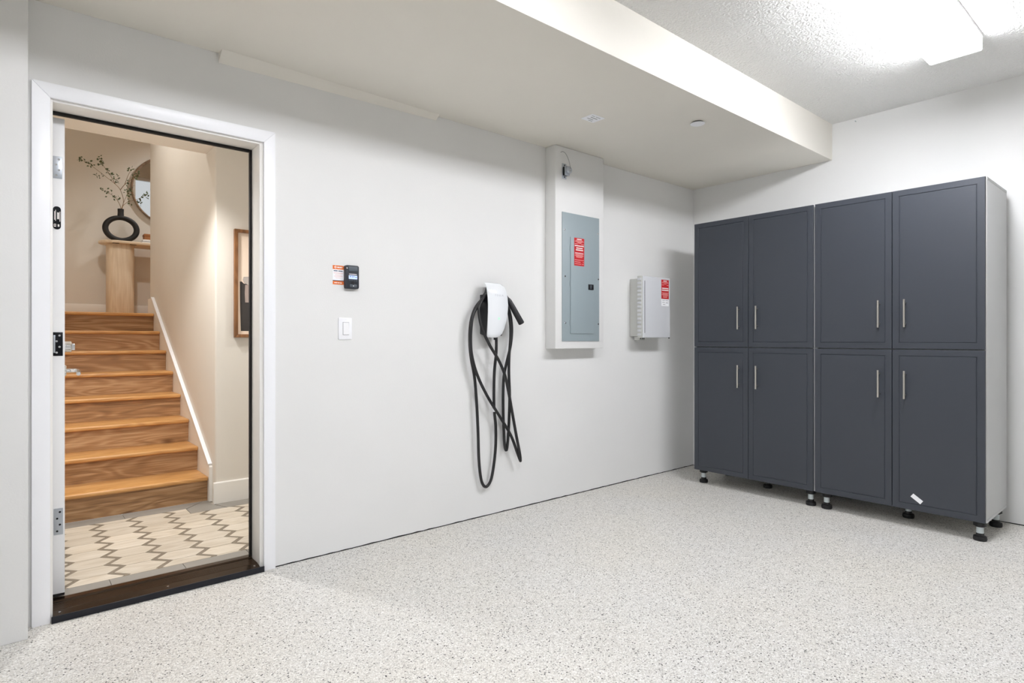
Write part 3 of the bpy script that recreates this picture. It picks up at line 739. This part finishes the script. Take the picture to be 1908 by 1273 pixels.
cyl('cable_gland', (2.372, -0.060, 1.150), (2.372, -0.060, 1.128), 0.0125, M['evblack'], ev, 14)

# ------------------------------------------------------------------ garage-door controller, its sticker, light switch
wc = empty('wall_controller', (1.417, -0.012, 1.40), 'black garage-door wall controller with a lit blue screen', 'wall control')
hx_, hz_ = 1.4155, 1.4660
extrude('case', [(hx_ + x, hz_ + z) for x, z in ngon_rect(0.0780, 0.1260, 0.010)], 1, -0.024, -0.0003, M['ctrl'], wc, bevel=0.003)
box('top_button', (1.3935, -0.0270, 1.497), (1.4445, -0.0242, 1.521), M['ctrl2'], wc, 0.001)
sc_ = box('screen', (1.3945, -0.0260, 1.455), (1.4420, -0.0242, 1.4745), M['lcd'], wc)
marks('print', sc_, [(1.399, 1.464, 1.402, 1.471), (1.404, 1.464, 1.408, 1.471), (1.413, 1.464, 1.421, 1.4665), (1.413, 1.468, 1.421, 1.471), (1.425, 1.464, 1.428, 1.471), (1.432, 1.463, 1.439, 1.467)], M['lcdink'], 1, -0.0260)
marks('print', wc, [(1.3965, 1.4795, 1.4405, 1.4830)], M['whiteprint'], 1, -0.0240)
for i in range(4): box('key', (1.3955 + 0.0125*i, -0.0262, 1.4455), (1.4040 + 0.0125*i, -0.0242, 1.4500), M['ctrl2'], wc, 0.0006)
cyl('dial_button', (1.4185, -0.0242, 1.4345), (1.4185, -0.0285, 1.4345), 0.0095, M['ctrlbtn'], wc, 20, bevel=0.0015)
bb = box('bottom_button', (1.4000, -0.0268, 1.4115), (1.4400, -0.0242, 1.4265), M['ctrl2'], wc, 0.001)
marks('print', bb, [(1.4185, 1.4155, 1.4220, 1.4215)], M['whiteprint'], 1, -0.0268)
marks('print', wc, [(1.3815, 1.5105, 1.3885, 1.5145)], M['whiteprint'], 1, -0.0240)

ks = empty('instruction_sticker', (1.346, -0.0004, 1.423), 'white and orange instruction sticker tucked beside the black controller', 'sticker')
box('paper', (1.3150, -0.0010, 1.4235), (1.3762, -0.0003, 1.5250), M['paper'], ks)
ob = box('orange_band', (1.3150, -0.0016, 1.5040), (1.3762, -0.0011, 1.5250), M['orange'], ks)
box('orange_band', (1.3150, -0.0016, 1.4235), (1.3762, -0.0011, 1.4415), M['orange'], ks)
box('purple_band', (1.3150, -0.0016, 1.4417), (1.3762, -0.0011, 1.4460), M['darkprint'], ks)
cyl('logo', (1.3300, -0.0017, 1.5150), (1.3300, -0.0022, 1.5150), 0.0062, M['whiteprint'], ob, 16)
cyl('logo_centre', (1.3300, -0.0023, 1.5150), (1.3300, -0.0026, 1.5150), 0.0030, M['orange'], ob, 12)
marks('print', ks, [(1.340, 1.5110, 1.350, 1.5180), (1.352, 1.5110, 1.360, 1.5180), (1.362, 1.5110, 1.368, 1.5180), (1.323, 1.4300, 1.340, 1.4345), (1.343, 1.4300, 1.352, 1.4345), (1.355, 1.4300, 1.366, 1.4345)], M['whiteprint'], 1, -0.0016)
marks('print', ks, [(1.320, 1.4935, 1.342, 1.4980), (1.346, 1.4935, 1.370, 1.4980)], M['darkprint'], 1, -0.0010)
marks('print', ks, [(1.320, 1.4830, 1.372, 1.4850), (1.328, 1.4740, 1.365, 1.4755), (1.322, 1.4660, 1.370, 1.4675), (1.330, 1.4580, 1.360, 1.4592)], M['pinkprint'], 1, -0.0010)

sw = empty('light_switch', (1.3835, -0.003, 1.13), 'white rocker light switch below the black controller', 'light switch')
pl = extrude('plate', [(1.3835 + x, 1.1890 + z) for x, z in ngon_rect(0.076, 0.117, 0.004, 2)], 1, -0.006, -0.0003, M['plasticw'], sw, bevel=0.0018)
box('recess_shade', (1.3690, -0.0066, 1.1555), (1.4040, -0.0058, 1.2235), M['plaingrey'], sw)  # grey plate paints in the shade of the gap round the rocker
V = [(1.3705, -0.0066, 1.157), (1.4025, -0.0066, 1.157), (1.4025, -0.0066, 1.222), (1.3705, -0.0066, 1.222), (1.3705, -0.0115, 1.157), (1.4025, -0.0115, 1.157), (1.4025, -0.0078, 1.222), (1.3705, -0.0078, 1.222)]
mk('rocker', V, [(0,3,2,1),(4,5,6,7),(0,1,5,4),(1,2,6,5),(2,3,7,6),(3,0,4,7)], M['rocker'], sw)
for zz in (1.140, 1.238): cyl('screw', (1.3865, -0.0060, zz), (1.3865, -0.0068, zz), 0.0028, M['plasticw'], sw, 10)

# ------------------------------------------------------------------ soffit label, sprinkler cover, nail
cl_ = empty('ceiling_label', (2.704, -0.588, ZS), 'small white square label stuck under the soffit', 'label')
cp = box('paper', (2.648, -0.636, ZS - 0.0016), (2.760, -0.540, ZS - 0.0005), M['paper'], cl_)
marks('print', cl_, [(2.678, -0.598, 2.735, -0.592), (2.672, -0.575, 2.722, -0.570), (2.665, -0.618, 2.69, -0.614), (2.70, -0.618, 2.74, -0.614), (2.70, -0.556, 2.735, -0.552)], M['plaingrey'], 2, ZS - 0.0016)
sp = empty('sprinkler_cover', (3.245, -0.962, ZS), 'round white sprinkler cover plate under the soffit', 'sprinkler')
cyl('cup', (3.245, -0.962, ZS - 0.0005), (3.245, -0.962, ZS - 0.008), 0.034, M['darksteel'], sp, 32)
cyl('cover_plate', (3.245, -0.962, ZS - 0.0081), (3.245, -0.962, ZS - 0.0115), 0.0435, M['casing'], sp, 40, bevel=0.001)
nl = empty('nail', (XB, -1.3442, 2.712), 'single nail in the wall above the cabinets near the ceiling', 'nail')
cyl('shank', (XB - 0.0002, -1.3442, 2.7125), (XB - 0.014, -1.3442, 2.7135), 0.0017, M['darksteel'], nl, 8)
cyl('head', (XB - 0.0142, -1.3442, 2.7135), (XB - 0.0158, -1.3442, 2.7136), 0.0042, M['zinc'], nl, 12)

# ------------------------------------------------------------------ lights
def wrap_fixture(xa, xb_, yc_, label):
    f = empty('wraparound_light', ((xa + xb_) / 2, yc_, ZC), label, 'ceiling light', 'wraparound ceiling lights')
    box('housing', (xa, yc_ - 0.120, ZC - 0.018), (xb_, yc_ + 0.120, ZC - 0.0003), M['housing'], f, 0.002)
    pf = [(yc_ - 0.117, ZC - 0.0185), (yc_ - 0.117, ZC - 0.080), (yc_ - 0.112, ZC - 0.086), (yc_ + 0.112, ZC - 0.086), (yc_ + 0.117, ZC - 0.080), (yc_ + 0.117, ZC - 0.0185)]
    extrude('diffuser', pf, 0, xa + 0.012, xb_ - 0.012, M['lens'], f)
    for a, c in ((xa, xa + 0.0115), (xb_ - 0.0115, xb_)):
        extrude('end_cap', pf, 0, a, c, M['endcap'], f)
    return f
wrap_fixture(2.685, 3.905, -2.118, 'glowing white wraparound light on the ceiling above the cabinets')
wrap_fixture(0.35, 1.57, -2.118, 'wraparound light on the ceiling straight above the viewer')

def downlight(x, y, z, watts, label, cone=128, size=0.11, col=(1.0, 0.99, 0.98)):
    d = empty('downlight', (x, y, z), label, 'ceiling light', 'recessed downlights')
    V, F, n = [], [], 32
    for r, dz in ((0.062, -0.0005), (0.066, -0.006), (0.088, -0.003), (0.090, -0.0005)):
        for k in range(n): V.append((x + r*math.cos(2*math.pi*k/n), y + r*math.sin(2*math.pi*k/n), z + dz))
    for i in range(3):
        for k in range(n): F.append((i*n + k, i*n + (k+1) % n, (i+1)*n + (k+1) % n, (i+1)*n + k))
    mk('trim_ring', V, F, M['casing'], d, smooth=True)
    cyl('lens', (x, y, z - 0.0005), (x, y, z - 0.0022), 0.061, M['dlens'], d, 32)
    ld = bpy.data.lights.new('downlight_lamp', 'SPOT'); ld.shadow_soft_size = size / 2; ld.spot_size = math.radians(cone); ld.spot_blend = 0.55; ld.energy = watts * 3.4; ld.color = col
    lo = bpy.data.objects.new('downlight_lamp', ld); finish(lo, d, (x, y, z - 0.012))
    return d
downlight(0.56, 0.92, 2.432, WARM_HALL, 'recessed downlight in the low hall ceiling behind the door head')
downlight(2.15, 0.72, 2.432, WARM_HALL * 0.6, 'recessed downlight further right in the low hall ceiling')
downlight(1.95, 3.85, ZT, WARM_LAND, 'recessed downlight over the landing to the right of the console')
downlight(0.56, 2.45, ZT, WARM_LAND * 0.9, 'recessed downlight high over the stairs')

# ------------------------------------------------------------------ console table, vase, branch, mirror, books, picture
TZ = 2.140
ct = empty('console_table', (1.42, 4.345, ZL), 'pale oak console table with rounded ends on the landing', 'console table')
def stadium(cx, cy_, hl, r, n=12):
    o = []
    for s_, a0 in ((1, -90), (-1, 90)):
        for k in range(n + 1):
            a = math.radians(a0 + 180*k/n); o.append((cx + s_*(hl - r) + r*math.cos(a), cy_ + r*math.sin(a)))
    return o
extrude('table_top', stadium(1.42, 4.345, 0.705, 0.165), 2, TZ - 0.030, TZ, M['paleoaktop'], ct, bevel=0.008)
for cx in (0.905, 1.935):
    lg = []
    for k in range(28):
        a = 2*math.pi*k/28; lg.append((cx + 0.122*math.copysign(abs(math.cos(a))**0.55, math.cos(a)), 4.350 + 0.118*math.copysign(abs(math.sin(a))**0.8, math.sin(a))))
    extrude('pedestal', lg, 2, ZL, TZ - 0.0305, M['paleoak'], ct, bevel=0.002)
for cx in (0.85, 1.00):
    extrude('dark_slot', [(cx + x, 4.205 + y) for x, y in ngon_rect(0.06, 0.03, 0.012, 3)], 2, TZ - 0.0335, TZ - 0.0305, M['darksteel'], ct)  # thin dark plates standing in for the dark slots under the top

vs = empty('ring_vase', (0.912, 4.335, TZ), 'matt black ring-shaped vase on the console table', 'vase')
V, F = [], []; na, nb = 56, 18
rx, rz, cxv, czv = 0.1375, 0.1155, 0.912, TZ + 0.1385
for i in range(na):
    a = 2*math.pi*i/na; ca, sa = math.cos(a), math.sin(a)
    tr_ = 0.0235 + 0.004*abs(ca)
    nrm = Vector((ca*rz, 0, sa*rx)).normalized()
    for k in range(nb):
        b2 = 2*math.pi*k/nb
        p = Vector((cxv + rx*ca, 4.335, czv + rz*sa)) + nrm*(tr_*math.cos(b2)) + Vector((0, 1, 0))*(0.034*math.sin(b2))
        p.z = max(p.z, TZ + 0.0003); V.append(p)
for i in range(na):
    for k in range(nb):
        F.append((i*nb + k, ((i+1) % na)*nb + k, ((i+1) % na)*nb + (k+1) % nb, i*nb + (k+1) % nb))
mk('body', V, F, M['vase'], vs, smooth=True)
V, F = [], []; n = 24; zb = TZ + 0.262
prof_ = [(0.0335, zb), (0.0295, zb + 0.012), (0.0275, zb + 0.045), (0.0285, zb + 0.084), (0.0225, zb + 0.084), (0.0215, zb + 0.04), (0.0, zb + 0.03)]
for r, z_ in prof_:
    for k in range(n): V.append((0.908 + r*math.cos(2*math.pi*k/n), 4.335 + r*math.sin(2*math.pi*k/n), z_))
for i in range(len(prof_) - 1):
    for k in range(n): F.append((i*n + k, i*n + (k+1) % n, (i+1)*n + (k+1) % n, (i+1)*n + k))
mk('neck', V, F, M['vase'], vs, smooth=True, angle=50)

br = empty('leafy_branch', (0.908, 4.335, TZ + 0.30), 'thin twigs with small green leaves standing in the black vase', 'branch')
stems = [[(0.908,4.335,2.445),(0.926,4.345,2.516),(0.934,4.356,2.591),(0.906,4.351,2.688),(0.862,4.347,2.739),(0.775,4.343,2.806),(0.69,4.339,2.868),(0.63,4.334,2.91),(0.557,4.33,2.934)],
 [(0.862,4.347,2.739),(0.834,4.345,2.796),(0.798,4.33,2.849),(0.754,4.315,2.908),(0.72,4.3,2.974)],
 [(0.906,4.351,2.688),(0.943,4.34,2.747),(0.991,4.32,2.796),(1.046,4.3,2.836),(1.097,4.28,2.85)],
 [(0.943,4.34,2.747),(0.977,4.36,2.855),(1.002,4.36,2.92)],
 [(0.906,4.340,2.45),(0.908,4.350,2.514),(0.867,4.367,2.601),(0.803,4.373,2.646),(0.74,4.38,2.672)],
 [(0.910,4.330,2.45),(0.922,4.340,2.518),(0.955,4.33,2.621),(0.982,4.3,2.686)],
 [(0.912,4.335,2.45),(0.926,4.345,2.519),(0.978,4.35,2.575),(1.064,4.34,2.616),(1.148,4.33,2.677)]]
for q in stems:
    pts = catmull(q, 5); k = len(pts)
    V, F = tubevf(pts, [0.0032 - 0.002*i/k for i in range(k)], 6)
    mk('twig', V, F, M['stem'], br, smooth=True)
leafc = [(0.588,2.942),(0.559,2.929),(0.623,2.913),(0.722,2.976),(0.743,2.921),(0.787,2.879),(0.816,2.84),(0.834,2.821),(0.688,2.809),(0.737,2.803),(0.853,2.765),(0.877,2.769),(0.89,2.816),(0.978,2.906),(1.004,2.904),(1.074,2.871),(1.048,2.829),(0.965,2.769),(0.737,2.664),(0.795,2.623),(0.828,2.665),(0.846,2.594),(0.884,2.6),(0.965,2.68),(0.997,2.692),(0.972,2.636),(0.981,2.574),(1.094,2.64),(1.146,2.678),(0.65,2.885),(0.60,2.93),(0.735,2.95),(1.03,2.85),(1.12,2.66),(0.955,2.66),(0.99,2.71),(0.76,2.65)]
V, F = [], []
for (lx, lz) in leafc:
    for _ in range(random.randint(4, 7)):
        c = Vector((lx + random.gauss(0, 0.012), 4.325 + random.gauss(0, 0.016), lz + random.gauss(0, 0.011)))
        d = Vector((random.gauss(0, 1), random.gauss(0, 0.7), random.gauss(0, 1))).normalized(); u, w = frame_axes(d)
        th2 = random.random()*math.pi; u2 = u*math.cos(th2) + w*math.sin(th2); w2 = d.cross(u2)
        l_ = random.uniform(0.020, 0.034); o_ = len(V)
        V += [c, c + d*l_*0.45 + u2*l_*0.30 + w2*l_*0.08, c + d*l_, c + d*l_*0.45 - u2*l_*0.30 + w2*l_*0.08, c + d*l_*0.5 - w2*0.001]
        F += [(o_, o_+1, o_+4), (o_+1, o_+2, o_+4), (o_+2, o_+3, o_+4), (o_+3, o_, o_+4)]
tag(mk('foliage', V, F, M['leaf'], br), kind='stuff')

mr_ = empty('round_mirror', (1.412, YBK, 2.39), 'round wall mirror in a thin taupe frame above the console', 'mirror')
V, F = [], []; na, nb = 96, 10
for i in range(na):
    a = 2*math.pi*i/na
    for k in range(nb):
        b2 = 2*math.pi*k/nb; r = 0.378 + 0.012*math.cos(b2)
        V.append((1.412 + r*math.cos(a), YBK - 0.016 + 0.0155*math.sin(b2), 2.778 + r*math.sin(a)))
for i in range(na):
    for k in range(nb): F.append((i*nb + k, ((i+1) % na)*nb + k, ((i+1) % na)*nb + (k+1) % nb, i*nb + (k+1) % nb))
mk('frame', V, F, M['mirrorframe'], mr_, smooth=True)
cyl('mirror_glass', (1.412, YBK - 0.004, 2.778), (1.412, YBK - 0.012, 2.778), 0.372, M['mirror'], mr_, 96)

bk = empty('book', (1.20, 4.33, TZ), 'dark book lying at the bottom of the small pile beside the vase', 'book', 'books on the console')
box('cover', (1.085, 4.24, TZ + 0.0003), (1.33, 4.43, TZ + 0.018), M['bookdark'], bk, 0.002)
box('pages', (1.0842, 4.2390, TZ + 0.004), (1.30, 4.4310, TZ + 0.0145), M['paper'], bk)
bk2 = empty('book', (1.20, 4.33, TZ + 0.018), 'cream book lying on top of the dark one beside the vase', 'book', 'books on the console')
box('cover', (1.095, 4.25, TZ + 0.0185), (1.32, 4.42, TZ + 0.042), M['book'], bk2, 0.002)
box('pages', (1.0942, 4.2490, TZ + 0.0225), (1.30, 4.4210, TZ + 0.038), M['paper'], bk2)
tb = empty('trinket_box', (1.20, 4.335, TZ + 0.0425), 'tan lidded box standing on the books', 'box')
box('body', (1.112, 4.28, TZ + 0.0428), (1.26, 4.39, TZ + 0.080), M['cork'], tb, 0.003)
box('lid', (1.110, 4.278, TZ + 0.0805), (1.262, 4.392, TZ + 0.106), M['cork'], tb, 0.003)

pc = empty('framed_picture', (1.445, 1.31, 1.144), 'walnut-framed abstract print on the hall wall seen past the door jamb', 'picture')
px0, px1, pz0, pz1, fy = 1.1825, 1.708, 1.144, 1.884, 1.3145
def member(pts): return extrude('frame', pts, 1, fy - 0.030, fy - 0.0002, M['walnut'], pc, bevel=0.0015)
fw = 0.022
member([(px0, pz0), (px0 + fw, pz0 + fw), (px0 + fw, pz1 - fw), (px0, pz1)])
member([(px1, pz0), (px1 - fw, pz0 + fw), (px1 - fw, pz1 - fw), (px1, pz1)])
member([(px0 + 0.0004, pz1), (px1 - 0.0004, pz1), (px1 - fw - 0.0004, pz1 - fw), (px0 + fw + 0.0004, pz1 - fw)])
member([(px0 + 0.0004, pz0), (px1 - 0.0004, pz0), (px1 - fw - 0.0004, pz0 + fw), (px0 + fw + 0.0004, pz0 + fw)])
art = box('print', (px0 + fw, fy - 0.014, pz0 + fw), (px1 - fw, fy - 0.010, pz1 - fw), M['mat'], pc)
def patch(name, pts, mat, lift): return extrude(name, pts, 1, fy - 0.014 - lift, fy - 0.014, mat, art)
patch('dark_shape', [(1.226, 1.189), (1.64, 1.189), (1.645, 1.38), (1.60, 1.50), (1.35, 1.512), (1.245, 1.515), (1.232, 1.528), (1.220, 1.528), (1.221, 1.36)], M['charcoal'], 0.0006)
patch('pale_shape', [(1.246, 1.520), (1.238, 1.540), (1.244, 1.562), (1.30, 1.567), (1.345, 1.560), (1.352, 1.535), (1.33, 1.515), (1.275, 1.507)], M['rock'], 0.0012)
patch('grey_shape', [(1.254, 1.386), (1.36, 1.386), (1.362, 1.508), (1.254, 1.507), (1.251, 1.45)], M['rock2'], 0.0012)
